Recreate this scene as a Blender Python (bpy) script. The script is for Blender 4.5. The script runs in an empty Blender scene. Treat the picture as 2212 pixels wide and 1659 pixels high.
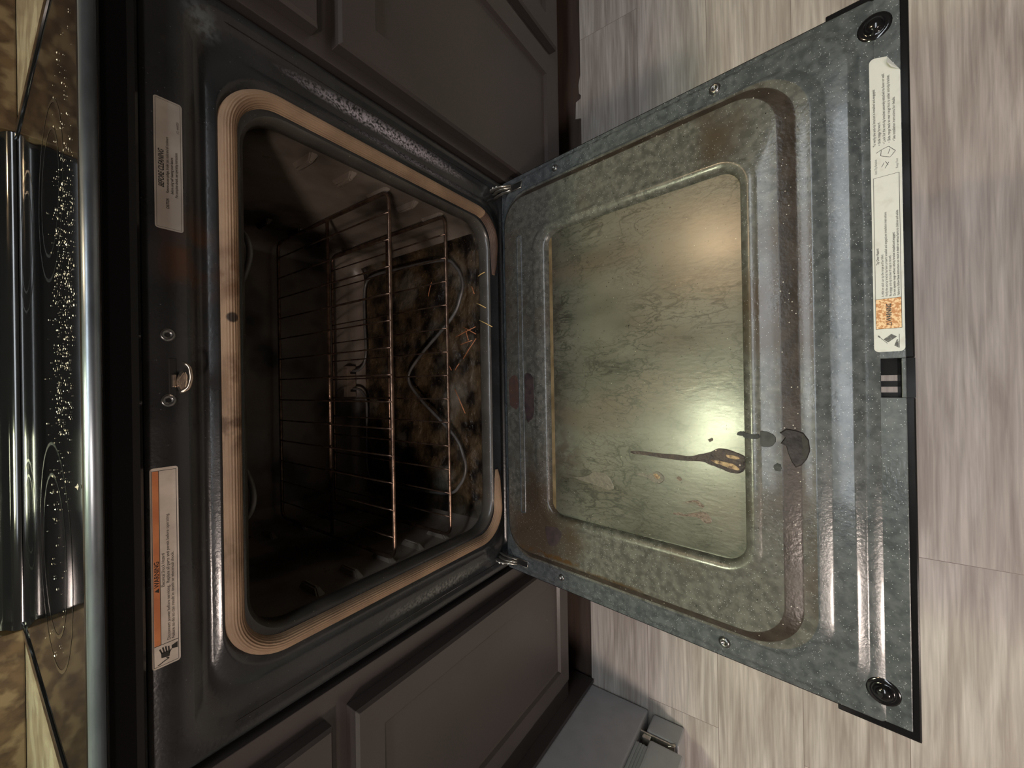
import bpy, bmesh, math, random
from mathutils import Vector, Matrix
random.seed(7)
sc = bpy.context.scene
COL = sc.collection

# ---------------------------------------------------------------- camera
cd = bpy.data.cameras.new('camera'); cam = bpy.data.objects.new('camera', cd); COL.objects.link(cam)
cd.sensor_fit = 'HORIZONTAL'; cd.sensor_width = 36.0
cd.lens = 862.459 / 2212 * 36.0
cd.clip_start = 0.01
R_ = Vector((-0.016769896, -0.812144052, -0.583215923))
D_ = Vector((-0.999857575, 0.014727941, 0.008241025))
F_ = Vector((0.001896670, 0.583271062, -0.812275370))
mw = Matrix.Identity(4)
for i in range(3):
    mw[i][0] = R_[i]; mw[i][1] = -D_[i]; mw[i][2] = -F_[i]
mw.translation = Vector((-0.01893736, -0.47621908, 0.97174443))
cam.matrix_world = mw
sc.camera = cam

# ---------------------------------------------------------------- world, view
w = bpy.data.worlds.new('world'); sc.world = w; w.use_nodes = True
w.node_tree.nodes['Background'].inputs[0].default_value = (0.5, 0.55, 0.6, 1)
w.node_tree.nodes['Background'].inputs[1].default_value = 0.05
sc.view_settings.view_transform = 'Standard'; sc.view_settings.look = 'None'
sc.view_settings.gamma = 1.0; sc.view_settings.use_curve_mapping = False
sc.view_settings.exposure = 0.15

# lights of the room and an added fill: emission strengths of the lamp lenses built further down
L_KEY = 118.0      # ceiling fixture towards the left of the kitchen
L_FILL = 11.5     # added, unseen fill panel above the middle of the kitchen
L_HOOD = 115.0     # lamp under the range hood
L_WARM = 170.0     # small warm ceiling lamp above the right counter

# ---------------------------------------------------------------- materials
def mk(name, c1, c2=None, scale=8.0, rough=0.4, metal=0.0, bump=0.0, bscale=60.0, stretch=(1, 1, 1),
       specks=None, c3=None, s3=3.0, coat=0.0, emit=None, detail=6.0, spec=0.5, rvar=0.0, trans=0.0,
       lo=0.38, hi=0.62, l3=0.5, h3=0.6, bdist=0.002, spots=None, wisps=None):
    m = bpy.data.materials.new(name); m.use_nodes = True
    nt = m.node_tree; N = nt.nodes; L = nt.links
    b = N['Principled BSDF']
    b.inputs['Roughness'].default_value = rough; b.inputs['Metallic'].default_value = metal
    b.inputs['Specular IOR Level'].default_value = spec
    b.inputs['Coat Weight'].default_value = coat; b.inputs['Coat Roughness'].default_value = 0.08
    b.inputs['Transmission Weight'].default_value = trans
    tc = N.new('ShaderNodeTexCoord'); mp = N.new('ShaderNodeMapping'); mp.inputs['Scale'].default_value = stretch
    L.new(tc.outputs['Object'], mp.inputs['Vector'])
    col = None
    def noise(s, det=detail):
        n = N.new('ShaderNodeTexNoise'); n.inputs['Scale'].default_value = s; n.inputs['Detail'].default_value = det
        L.new(mp.outputs['Vector'], n.inputs['Vector']); return n
    def mr(src, lo, hi, a=0.0, bb=1.0):
        r = N.new('ShaderNodeMapRange'); r.inputs['From Min'].default_value = lo; r.inputs['From Max'].default_value = hi
        r.inputs['To Min'].default_value = a; r.inputs['To Max'].default_value = bb
        L.new(src, r.inputs['Value']); return r.outputs['Result']
    def mix(fac, a, bcol):
        x = N.new('ShaderNodeMix'); x.data_type = 'RGBA'
        L.new(fac, x.inputs[0])
        if isinstance(a, tuple): x.inputs[6].default_value = (*a, 1)
        else: L.new(a, x.inputs[6])
        if isinstance(bcol, tuple): x.inputs[7].default_value = (*bcol, 1)
        else: L.new(bcol, x.inputs[7])
        return x.outputs[2]
    col = c1
    if c2:
        n = noise(scale); col = mix(mr(n.outputs['Fac'], lo, hi), c1, c2)
    if c3:
        n3 = noise(s3, 3.0); col = mix(mr(n3.outputs['Fac'], l3, h3), col, c3)
    if specks:
        for (sc_, th, pr, cc) in specks:
            v = N.new('ShaderNodeTexVoronoi'); v.inputs['Scale'].default_value = sc_
            L.new(tc.outputs['Object'], v.inputs['Vector'])
            lt = N.new('ShaderNodeMath'); lt.operation = 'LESS_THAN'; lt.inputs[1].default_value = th
            L.new(v.outputs['Distance'], lt.inputs[0])
            sp = N.new('ShaderNodeSeparateColor'); L.new(v.outputs['Color'], sp.inputs[0])
            g = N.new('ShaderNodeMath'); g.operation = 'GREATER_THAN'; g.inputs[1].default_value = 1 - pr
            L.new(sp.outputs[0], g.inputs[0])
            mu = N.new('ShaderNodeMath'); mu.operation = 'MULTIPLY'
            L.new(lt.outputs[0], mu.inputs[0]); L.new(g.outputs[0], mu.inputs[1])
            col = mix(mu.outputs[0], col, cc)
    for (sw, wd, amt, cc) in (wisps or []):
        nw = noise(sw, 5.0); nw.inputs['Distortion'].default_value = 0.6
        sbm = N.new('ShaderNodeMath'); sbm.operation = 'SUBTRACT'; sbm.inputs[1].default_value = 0.5; L.new(nw.outputs['Fac'], sbm.inputs[0])
        ab = N.new('ShaderNodeMath'); ab.operation = 'ABSOLUTE'; L.new(sbm.outputs[0], ab.inputs[0])
        nm = N.new('ShaderNodeTexNoise'); nm.inputs['Scale'].default_value = 9; L.new(tc.outputs['Object'], nm.inputs['Vector'])
        mu = N.new('ShaderNodeMath'); mu.operation = 'MULTIPLY'
        L.new(mr(ab.outputs[0], 0.0, wd, amt, 0.0), mu.inputs[0]); L.new(mr(nm.outputs['Fac'], 0.34, 0.60), mu.inputs[1])
        col = mix(mu.outputs[0], col, cc)
    for (cen, rad, cc, amt, ns) in (spots or []):
        sb = N.new('ShaderNodeVectorMath'); sb.operation = 'SUBTRACT'; sb.inputs[1].default_value = cen
        L.new(tc.outputs['Object'], sb.inputs[0])
        dv = N.new('ShaderNodeVectorMath'); dv.operation = 'DIVIDE'; dv.inputs[1].default_value = rad; L.new(sb.outputs[0], dv.inputs[0])
        ln_ = N.new('ShaderNodeVectorMath'); ln_.operation = 'LENGTH'; L.new(dv.outputs[0], ln_.inputs[0])
        g = mr(ln_.outputs['Value'], 0.25, 1.0, amt, 0.0)
        nz = N.new('ShaderNodeTexNoise'); nz.inputs['Scale'].default_value = ns; nz.inputs['Detail'].default_value = 6
        L.new(tc.outputs['Object'], nz.inputs['Vector'])
        mu = N.new('ShaderNodeMath'); mu.operation = 'MULTIPLY'; mu.use_clamp = True
        L.new(g, mu.inputs[0]); L.new(mr(nz.outputs['Fac'], 0.40, 0.58), mu.inputs[1])
        col = mix(mu.outputs[0], col, cc)
    if isinstance(col, tuple): b.inputs['Base Color'].default_value = (*col, 1)
    else: L.new(col, b.inputs['Base Color'])
    if rvar:
        n = noise(14.0, 4.0); L.new(mr(n.outputs['Fac'], 0.3, 0.7, max(0.02, rough - rvar), rough + rvar), b.inputs['Roughness'])
    if bump:
        n = noise(bscale, 5.0); bp = N.new('ShaderNodeBump'); bp.inputs['Strength'].default_value = bump
        bp.inputs['Distance'].default_value = bdist
        L.new(n.outputs['Fac'], bp.inputs['Height']); L.new(bp.outputs['Normal'], b.inputs['Normal'])
    if emit:
        b.inputs['Emission Color'].default_value = (*emit[0], 1); b.inputs['Emission Strength'].default_value = emit[1]
    return m

WSP = (0.42, 0.45, 0.46)
M = {}
M['gloss_black'] = mk('glossy black enamel', (0.006, 0.006, 0.007), rough=0.12, coat=0.3, rvar=0.04)
M['rail_black'] = mk('worn black enamel rail', (0.004, 0.004, 0.0045), rough=0.22, spec=0.22)
M['edge'] = mk('worn rounded cooktop edge', (0.30, 0.34, 0.38), (0.20, 0.23, 0.26), scale=60, rough=0.36, metal=0.9, stretch=(0.3, 1, 1))
M['cook_glass'] = mk('black ceramic glass', (0.004, 0.004, 0.005), rough=0.06, spec=0.6)
M['frame'] = mk('dark oven frame enamel', (0.013, 0.014, 0.0145), (0.022, 0.023, 0.0245), scale=12, rough=0.28, bump=0.12, bscale=260,
                specks=[(330, 0.16, 0.06, (0.08, 0.085, 0.09))], coat=0.15, rvar=0.08,
                spots=[((0.110, 0, 0.836), (0.055, 1, 0.034), (0.05, 0.020, 0.008), 1.0, 30), ((0.354, 0, 0.59), (0.011, 1, 0.17), (0.42, 0.38, 0.42), 1.0, 320),  # brown stain first; the pale spots paint glare on slopes and corner
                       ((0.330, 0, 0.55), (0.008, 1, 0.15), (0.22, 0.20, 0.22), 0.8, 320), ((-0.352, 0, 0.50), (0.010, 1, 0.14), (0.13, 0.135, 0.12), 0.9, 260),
                       ((0.350, 0, 0.825), (0.02, 1, 0.02), (0.12, 0.14, 0.15), 0.7, 120)])
M['door_rim'] = mk('blue grey speckled enamel', (0.050, 0.058, 0.062), (0.090, 0.100, 0.105), scale=110, rough=0.28, bump=0.12, bscale=300,
                   specks=[(640, 0.22, 0.20, WSP), (300, 0.10, 0.10, WSP)], coat=0.2, rvar=0.08)
M['door_mid'] = mk('greased brown speckled enamel', (0.066, 0.067, 0.058), (0.120, 0.120, 0.104), scale=110, rough=0.28, bump=0.15, bscale=280,
                   specks=[(620, 0.22, 0.20, WSP), (280, 0.10, 0.10, WSP), (150, 0.12, 0.10, (0.015, 0.013, 0.010))], c3=(0.060, 0.045, 0.030), s3=7, l3=0.52, h3=0.66, coat=0.15, rvar=0.08,
                   spots=[((-0.316, -0.125, 0.383), (0.006, 0.10, 1), (0.075, 0.042, 0.016), 1.5, 90), ((-0.323, -0.24, 0.40), (0.006, 0.09, 1), (0.06, 0.038, 0.018), 1.2, 120),
                          ((0.0, -0.455, 0.42), (0.30, 0.012, 1), (0.05, 0.042, 0.034), 0.7, 60)])
M['door_step'] = mk('brown greased enamel with painted shade', (0.026, 0.020, 0.015), (0.045, 0.036, 0.028), scale=50, rough=0.35, bump=0.25, bscale=240,  # greasy brown, with the step's dark reflection painted in
                    specks=[(300, 0.2, 0.12, (0.45, 0.43, 0.38))], coat=0.1, rvar=0.1)
M['glass'] = mk('grease filmed oven glass', (0.060, 0.060, 0.046), (0.125, 0.123, 0.098), scale=7, rough=0.34, bump=0.16, bscale=110, stretch=(2.0, 0.8, 1),
                specks=[(190, 0.16, 0.16, (0.012, 0.010, 0.008)), (520, 0.22, 0.06, (0.02, 0.018, 0.015)), (90, 0.10, 0.08, (0.012, 0.010, 0.008)), (260, 0.1, 0.05, (0.75, 0.72, 0.6))],
                c3=(0.095, 0.078, 0.058), s3=5, l3=0.5, h3=0.7, rvar=0.08, detail=8, lo=0.3, hi=0.7, coat=0.45,
                wisps=[(17, 0.020, 0.9, (0.020, 0.020, 0.015)), (31, 0.026, 0.8, (0.024, 0.023, 0.017)), (60, 0.030, 0.6, (0.030, 0.029, 0.022))],
                spots=[((0.0, -0.128, 0.37), (0.30, 0.035, 1), (0.035, 0.032, 0.024), 0.8, 60), ((-0.14, -0.15, 0.37), (0.05, 0.05, 1), (0.06, 0.045, 0.035), 0.8, 70)])  # first spot paints the oven's dark reflection near the hinge
M['glass'].node_tree.nodes['Principled BSDF'].inputs['Coat Roughness'].default_value = 0.22
M['cavity'] = mk('sooty oven enamel', (0.135, 0.110, 0.090), (0.210, 0.176, 0.145), scale=9, rough=0.38, bump=0.25, bscale=22,
                 c3=(0.025, 0.018, 0.013), s3=7, l3=0.50, h3=0.65, rvar=0.12, bdist=0.004,
                 specks=[(260, 0.16, 0.10, (0.15, 0.14, 0.12))])
M['cavity_floor'] = mk('burnt crust on oven floor', (0.075, 0.050, 0.026), (0.006, 0.004, 0.003), scale=24, rough=0.45, bump=1.0, bscale=70,
                       c3=(0.10, 0.085, 0.065), s3=10, l3=0.56, h3=0.66, rvar=0.2, bdist=0.006,
                       specks=[(300, 0.2, 0.14, (0.24, 0.14, 0.06))], detail=10)
M['lip'] = mk('brown stained oven lip', (0.050, 0.046, 0.040), (0.075, 0.068, 0.058), scale=20, rough=0.3, bump=0.15, bscale=100,
              specks=[(300, 0.2, 0.12, (0.3, 0.26, 0.2))], coat=0.2)
M['element'] = mk('grey heating element sheath', (0.13, 0.125, 0.12), (0.09, 0.085, 0.08), rough=0.42, metal=0.3, scale=40)
M['rack'] = mk('copper brown rack wire', (0.26, 0.17, 0.12), (0.12, 0.075, 0.055), scale=60, rough=0.30, metal=0.85, bump=0.2, bscale=300)
M['steel'] = mk('zinc plated steel', (0.62, 0.60, 0.54), (0.45, 0.42, 0.36), scale=90, rough=0.25, metal=0.9)
M['dark_steel'] = mk('dark steel screw', (0.20, 0.20, 0.20), rough=0.25, metal=0.9)
M['brass'] = mk('warm latch steel', (0.62, 0.50, 0.40), rough=0.24, metal=0.95, bump=0.2, bscale=200)
M['black'] = mk('matt black', (0.006, 0.006, 0.006), rough=0.6)
M['paper'] = mk('white label paper', (0.56, 0.57, 0.55), (0.47, 0.47, 0.44), scale=70, rough=0.35, lo=0.55, hi=0.75)
M['paper_grey'] = mk('shaded grey label', (0.33, 0.30, 0.26), (0.26, 0.23, 0.20), scale=30, rough=0.4)  # shadow over the right label is put into its grey
M['paper_pink'] = mk('aged cream label', (0.66, 0.58, 0.50), (0.52, 0.46, 0.40), scale=50, rough=0.4)
M['orange'] = mk('faded orange print', (0.62, 0.23, 0.09), (0.50, 0.17, 0.07), scale=40, rough=0.4)
M['orange_mottled'] = mk('mottled orange print', (0.72, 0.50, 0.28), (0.46, 0.20, 0.06), scale=420, rough=0.4, detail=2, lo=0.45, hi=0.55)
M['ink'] = mk('black ink', (0.02, 0.018, 0.016), rough=0.5)
M['ink_grey'] = mk('worn grey ink', (0.07, 0.07, 0.07), (0.24, 0.24, 0.23), scale=700, rough=0.5, lo=0.5, hi=0.7)
M['cab'] = mk('espresso cabinet paint', (0.046, 0.038, 0.035), (0.055, 0.045, 0.042), scale=5, rough=0.30, bump=0.04, bscale=150,
              specks=[(38, 0.035, 0.10, (0.5, 0.48, 0.45))])
M['toe'] = mk('dark brown old floor', (0.060, 0.038, 0.028), (0.040, 0.027, 0.021), scale=6, stretch=(1, 12, 1), rough=0.6)
M['granite'] = mk('brown granite', (0.10, 0.060, 0.030), (0.045, 0.025, 0.013), scale=42, rough=0.4, c3=(0.16, 0.11, 0.06), s3=28, detail=9)
M['counter'] = mk('tan laminate counter', (0.24, 0.20, 0.145), (0.17, 0.14, 0.10), scale=34, rough=0.25, c3=(0.30, 0.27, 0.20), s3=18)
M['fridge'] = mk('grey textured fridge side', (0.42, 0.425, 0.435), (0.39, 0.392, 0.40), scale=30, rough=0.5, bump=0.06, bscale=400)
M['gasket_grey'] = mk('grey rubber door seal', (0.36, 0.38, 0.38), rough=0.5)
M['wallpaint'] = mk('warm white wall paint', (0.20, 0.185, 0.165), rough=0.7)
M['ceilpaint'] = mk('white ceiling paint', (0.42, 0.41, 0.39), rough=0.8)
M['crumb'] = mk('pale crumbs', (0.72, 0.68, 0.60), (0.45, 0.38, 0.28), scale=300, rough=0.15, spec=1.0)
M['char'] = mk('charred drip', (0.030, 0.022, 0.024), (0.060, 0.042, 0.036), scale=160, rough=0.5, bump=0.8, bscale=350,
               specks=[(260, 0.2, 0.06, (0.6, 0.5, 0.4))])
M['char_tan'] = mk('blistered tan grease', (0.42, 0.30, 0.16), (0.12, 0.07, 0.045), scale=220, rough=0.4, bump=0.8, bscale=350)
M['grey_spot'] = mk('grey dried splash', (0.085, 0.075, 0.065), (0.12, 0.105, 0.085), scale=200, rough=0.4, bump=0.4, bscale=300)
M['tan_spot'] = mk('brown dried splash', (0.15, 0.11, 0.085), (0.08, 0.055, 0.045), scale=260, rough=0.4, bump=0.6, bscale=320)
M['enamel_spot'] = mk('dark grease spot', (0.030, 0.032, 0.034), (0.055, 0.057, 0.060), scale=90, rough=0.55, spec=0.2, bump=0.3, bscale=200)
M['enamel_spot_dark'] = mk('burnt black spot', (0.010, 0.008, 0.008), (0.030, 0.026, 0.026), scale=70, rough=0.5, spec=0.3, bump=0.6, bscale=200)
M['rust'] = mk('rusty stain', (0.07, 0.04, 0.030), (0.05, 0.032, 0.030), scale=60, rough=0.45, bump=0.5, bscale=250,
               specks=[(300, 0.2, 0.15, WSP)])
M['amber'] = mk('amber lit wall strip', (0.24, 0.18, 0.10), (0.14, 0.10, 0.05), scale=40, rough=0.35)  # tone of the lit recess wall beside the glass
M['noodle'] = mk('dry orange brown sliver', (0.42, 0.16, 0.07), rough=0.4)
M['noodle_pale'] = mk('dry pale sliver', (0.75, 0.52, 0.20), rough=0.4)
M['ceramic'] = mk('tan ceramic block', (0.22, 0.17, 0.13), (0.16, 0.12, 0.09), scale=60, rough=0.6)
M['ring_print'] = mk('grey burner print', (0.012, 0.0125, 0.013), (0.02, 0.021, 0.022), scale=60, rough=0.12)
M['smudge'] = mk('purple brown burnt patch', (0.055, 0.040, 0.040), (0.03, 0.022, 0.024), scale=90, rough=0.35)

# ribbed woven gasket: tan fibreglass, scorched in places
def gasket_mat():
    m = mk('tan woven fibreglass seal', (0.31, 0.205, 0.125), (0.22, 0.14, 0.085), scale=18, rough=0.75,
           bump=0.3, bscale=420,
           spots=[((0.055, 0, 0.806), (0.006, 1, 0.006), (0.025, 0.014, 0.008), 3.0, 10), ((0.10, 0, 0.806), (0.05, 1, 0.02), (0.13, 0.065, 0.03), 0.9, 60),
                  ((-0.055, 0, 0.806), (0.035, 1, 0.02), (0.10, 0.055, 0.03), 1.2, 60), ((0.0, 0, 0.806), (0.03, 1, 0.01), (0.16, 0.09, 0.05), 0.8, 120),
                  ((-0.19, 0, 0.806), (0.03, 1, 0.02), (0.16, 0.10, 0.055), 0.8, 100), ((0.305, 0, 0.64), (0.02, 1, 0.06), (0.20, 0.13, 0.07), 0.5, 100)])
    return m
M['gasket'] = gasket_mat()
M['gasket_burnt'] = mk('scorched seal end', (0.060, 0.034, 0.024), (0.10, 0.06, 0.04), scale=40, rough=0.6, bump=0.3, bscale=400)

def floor_mat():
    m = bpy.data.materials.new('grey wood plank floor'); m.use_nodes = True
    nt = m.node_tree; N = nt.nodes; L = nt.links; b = N['Principled BSDF']
    tc = N.new('ShaderNodeTexCoord')
    br = N.new('ShaderNodeTexBrick'); br.offset = 0.37; br.squash = 1.0
    br.inputs['Scale'].default_value = 1.0; br.inputs['Brick Width'].default_value = 1.22
    br.inputs['Row Height'].default_value = 0.152; br.inputs['Mortar Size'].default_value = 0.0006
    br.inputs['Mortar Smooth'].default_value = 0.4; br.inputs['Bias'].default_value = 0.0
    br.inputs['Color1'].default_value = (0.0, 0, 0, 1); br.inputs['Color2'].default_value = (1, 1, 1, 1)
    br.inputs['Mortar'].default_value = (0.5, 0.5, 0.5, 1)
    mpb = N.new('ShaderNodeMapping'); mpb.inputs['Location'].default_value = (0.33, 0.018, 0)
    L.new(tc.outputs['Object'], mpb.inputs['Vector']); L.new(mpb.outputs['Vector'], br.inputs['Vector'])
    # grain along X, shifted per plank
    add = N.new('ShaderNodeVectorMath'); add.operation = 'MULTIPLY_ADD'
    add.inputs[1].default_value = (3.1, 5.7, 1.3)
    L.new(br.outputs['Color'], add.inputs[0]); L.new(tc.outputs['Object'], add.inputs[2])
    mp = N.new('ShaderNodeMapping'); mp.inputs['Scale'].default_value = (1.0, 11.0, 1.0)
    L.new(add.outputs[0], mp.inputs['Vector'])
    n1 = N.new('ShaderNodeTexNoise'); n1.inputs['Scale'].default_value = 3.2; n1.inputs['Detail'].default_value = 7
    n1.inputs['Distortion'].default_value = 1.1; L.new(mp.outputs['Vector'], n1.inputs['Vector'])
    mp2 = N.new('ShaderNodeMapping'); mp2.inputs['Scale'].default_value = (1.0, 26.0, 1.0)
    L.new(add.outputs[0], mp2.inputs['Vector'])
    n2 = N.new('ShaderNodeTexNoise'); n2.inputs['Scale'].default_value = 9.0; n2.inputs['Detail'].default_value = 8
    n2.inputs['Distortion'].default_value = 0.4
    L.new(mp2.outputs['Vector'], n2.inputs['Vector'])
    r1 = N.new('ShaderNodeValToRGB'); e = r1.color_ramp.elements
    e[0].position = 0.30; e[0].color = (0.30, 0.262, 0.235, 1); e[1].position = 0.66; e[1].color = (0.50, 0.465, 0.43, 1)
    x = r1.color_ramp.elements.new(0.45); x.color = (0.38, 0.343, 0.31, 1)
    L.new(n1.outputs['Fac'], r1.inputs['Fac'])
    r2 = N.new('ShaderNodeMapRange'); r2.inputs['From Min'].default_value = 0.3; r2.inputs['From Max'].default_value = 0.7
    r2.inputs['To Min'].default_value = 0.76; r2.inputs['To Max'].default_value = 1.12
    L.new(n2.outputs['Fac'], r2.inputs['Value'])
    m1 = N.new('ShaderNodeMix'); m1.data_type = 'RGBA'; m1.blend_type = 'MULTIPLY'; m1.inputs[0].default_value = 1
    L.new(r1.outputs['Color'], m1.inputs[6]); L.new(r2.outputs['Result'], m1.inputs[7])
    # plank to plank tone
    r3 = N.new('ShaderNodeMapRange'); r3.inputs['To Min'].default_value = 0.90; r3.inputs['To Max'].default_value = 1.08
    L.new(br.outputs['Color'], r3.inputs['Value'])
    m2 = N.new('ShaderNodeMix'); m2.data_type = 'RGBA'; m2.blend_type = 'MULTIPLY'; m2.inputs[0].default_value = 1
    L.new(m1.outputs[2], m2.inputs[6]); L.new(r3.outputs['Result'], m2.inputs[7])
    m3 = N.new('ShaderNodeMix'); m3.data_type = 'RGBA'
    L.new(br.outputs['Fac'], m3.inputs[0]); L.new(m2.outputs[2], m3.inputs[6]); m3.inputs[7].default_value = (0.17, 0.14, 0.12, 1)
    L.new(m3.outputs[2], b.inputs['Base Color'])
    b.inputs['Roughness'].default_value = 0.48
    bp = N.new('ShaderNodeBump'); bp.inputs['Strength'].default_value = 0.08; bp.inputs['Distance'].default_value = 0.001
    L.new(n2.outputs['Fac'], bp.inputs['Height']); L.new(bp.outputs['Normal'], b.inputs['Normal'])
    return m
M['floor'] = floor_mat()

# ---------------------------------------------------------------- mesh helpers
def box(bm, x0, x1, y0, y1, z0, z1, bev=0.0, seg=2, T=None, mi=0):
    b2 = bmesh.new()
    vs = [b2.verts.new((x, y, z)) for x in (x0, x1) for y in (y0, y1) for z in (z0, z1)]
    for q in ((0, 1, 3, 2), (4, 6, 7, 5), (0, 4, 5, 1), (2, 3, 7, 6), (0, 2, 6, 4), (1, 5, 7, 3)):
        b2.faces.new([vs[i] for i in q])
    if bev > 0:
        bmesh.ops.bevel(b2, geom=b2.edges[:], offset=bev, segments=seg, profile=0.6, affect='EDGES')
    merge(bm, b2, T, mi)

def merge(bm, b2, T=None, mi=0):
    mp = {}
    for v in b2.verts:
        co = v.co.copy()
        if T: co = T(co)
        mp[v] = bm.verts.new(co)
    for f in b2.faces:
        try:
            nf = bm.faces.new([mp[v] for v in f.verts]); nf.material_index = mi; nf.smooth = f.smooth
        except ValueError: pass
    b2.free()

def rrect(x0, x1, y0, y1, r, n=8):
    pts = []
    r = max(r, 1e-4)
    for cx, cy, a0 in ((x1 - r, y1 - r, 0), (x0 + r, y1 - r, 90), (x0 + r, y0 + r, 180), (x1 - r, y0 + r, 270)):
        for k in range(n + 1):
            a = math.radians(a0 + 90.0 * k / n)
            pts.append((cx + r * math.cos(a), cy + r * math.sin(a)))
    return pts

def rings(bm, specs, P, n=8, cap=None, mats=None, first_cap=None):
    """specs: (x0,x1,y0,y1,r,h) nested rounded rectangles bridged; P maps (a,b,h) to 3D"""
    prev = None
    for i, (x0, x1, y0, y1, r, h) in enumerate(specs):
        ring = [bm.verts.new(P(a, b, h)) for a, b in rrect(x0, x1, y0, y1, r, n)]
        if prev:
            k = len(ring)
            for j in range(k):
                try:
                    f = bm.faces.new((prev[j], prev[(j + 1) % k], ring[(j + 1) % k], ring[j])); f.smooth = True
                    if mats: f.material_index = mats[i - 1]
                except ValueError: pass
        elif first_cap is not None:
            f = bm.faces.new(ring); f.material_index = first_cap
        prev = ring
    if cap is not None:
        f = bm.faces.new(prev); f.material_index = cap

def tube(bm, pts, r, seg=10, closed=False, sx=1.0, sy=1.0, caps=True, mi=0, up=None):
    pts = [Vector(p) for p in pts]; n = len(pts); rs = []
    u = None
    for i, p in enumerate(pts):
        if closed: d = (pts[(i + 1) % n] - pts[i - 1])
        else: d = (pts[min(i + 1, n - 1)] - pts[max(i - 1, 0)])
        d.normalize()
        if up is not None: u = Vector(up); u = (u - d * u.dot(d))
        elif u is None:
            u = d.orthogonal()
        else: u = (u - d * u.dot(d))
        if u.length < 1e-6: u = d.orthogonal()
        u.normalize(); v = d.cross(u)
        rr = r[i] if isinstance(r, (list, tuple)) else r
        rs.append([bm.verts.new(p + u * (rr * sx * math.cos(2 * math.pi * k / seg)) + v * (rr * sy * math.sin(2 * math.pi * k / seg))) for k in range(seg)])
    m = n if closed else n - 1
    for i in range(m):
        a, b = rs[i], rs[(i + 1) % n]
        for k in range(seg):
            f = bm.faces.new((a[k], a[(k + 1) % seg], b[(k + 1) % seg], b[k])); f.smooth = True; f.material_index = mi
    if caps and not closed:
        f = bm.faces.new(rs[0][::-1]); f.material_index = mi
        f = bm.faces.new(rs[-1]); f.material_index = mi

def fillet(pts, r, n=6):
    """round the corners of a polyline"""
    pts = [Vector(p) for p in pts]; out = [pts[0]]
    for i in range(1, len(pts) - 1):
        p, a, b = pts[i], pts[i - 1], pts[i + 1]
        da = (a - p); db = (b - p); rr = min(r, da.length * 0.49, db.length * 0.49)
        A = p + da.normalized() * rr; B = p + db.normalized() * rr
        for k in range(n + 1):
            t = k / n; out.append(A * (1 - t) ** 2 + p * (2 * t * (1 - t)) + B * t * t)
    out.append(pts[-1]); return out

def disc(bm, c, nrm, r, prof, seg=24, mi=0):
    """lathe about nrm at c; prof = [(radius factor, height)] """
    nrm = Vector(nrm).normalized(); u = nrm.orthogonal().normalized(); v = nrm.cross(u); c = Vector(c); prev = None
    for (q, h) in prof:
        if q <= 0:
            ctr = bm.verts.new(c + nrm * h)
            if prev:
                for k in range(seg):
                    f = bm.faces.new((prev[k], prev[(k + 1) % seg], ctr)); f.smooth = True; f.material_index = mi
            prev = None; continue
        ring = [bm.verts.new(c + nrm * h + (u * math.cos(2 * math.pi * k / seg) + v * math.sin(2 * math.pi * k / seg)) * r * q) for k in range(seg)]
        if prev:
            for k in range(seg):
                f = bm.faces.new((prev[k], prev[(k + 1) % seg], ring[(k + 1) % seg], ring[k])); f.smooth = True; f.material_index = mi
        prev = ring

def obj(name, bm, mats, parent=None, label=None, smooth=None, recalc=True):
    if recalc: bmesh.ops.recalc_face_normals(bm, faces=bm.faces[:])
    me = bpy.data.meshes.new(name)
    if parent is not None:
        off = parent.matrix_world.translation if parent.type == 'EMPTY' or True else Vector()
        off = Vector(parent.get('_o', (0, 0, 0)))
        for v in bm.verts: v.co -= off
    bm.to_mesh(me); bm.free()
    for m in (mats if isinstance(mats, (list, tuple)) else [mats]): me.materials.append(m)
    o = bpy.data.objects.new(name, me); COL.objects.link(o)
    if parent is not None:
        o.parent = parent
        o['_o'] = parent.get('_o', (0, 0, 0))
    if label: o['label'] = label
    return o

def thing(name, label, cat, loc=(0, 0, 0), group=None):
    o = bpy.data.objects.new(name, None); COL.objects.link(o); o.location = loc
    o.empty_display_size = 0.05
    o['label'] = label; o['category'] = cat; o['_o'] = tuple(loc)
    if group: o['group'] = group
    return o
def tag(o, label, cat, group=None, kind=None):
    o['label'] = label; o['category'] = cat
    if group: o['group'] = group
    if kind: o['kind'] = kind
    return o
def struct(name, bm, m, label=None):
    o = obj(name, bm, m); o['kind'] = 'structure'
    if label: o['label'] = label
    return o
NB = bmesh.new
def autosmooth(o, ang=35):
    me = o.data
    for p in me.polygons: p.use_smooth = True
    try: me.set_sharp_from_angle(angle=math.radians(ang))
    except Exception: pass
    return o

def text_bm(bm, s, P, x, y, size, sx=1.0, shear=0.0, bold=0.0, mi=1, h=0.0002, align='LEFT'):
    c = bpy.data.curves.new('t', 'FONT'); c.body = s; c.size = size; c.shear = shear; c.offset = bold; c.align_x = align
    c.resolution_u = 3
    o = bpy.data.objects.new('t', c); COL.objects.link(o)
    dg = bpy.context.evaluated_depsgraph_get(); dg.update()
    me = bpy.data.meshes.new_from_object(o.evaluated_get(dg))
    b2 = NB(); b2.from_mesh(me)
    merge(bm, b2, lambda co: Vector(P(x + co.x * sx, y + co.y, h)), mi)
    bpy.data.objects.remove(o); bpy.data.curves.remove(c); bpy.data.meshes.remove(me)
def quad(bm, P, x0, x1, y0, y1, h, mi):
    f = bm.faces.new([bm.verts.new(P(a, b, h)) for a, b in ((x0, y0), (x1, y0), (x1, y1), (x0, y1))]); f.material_index = mi
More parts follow.
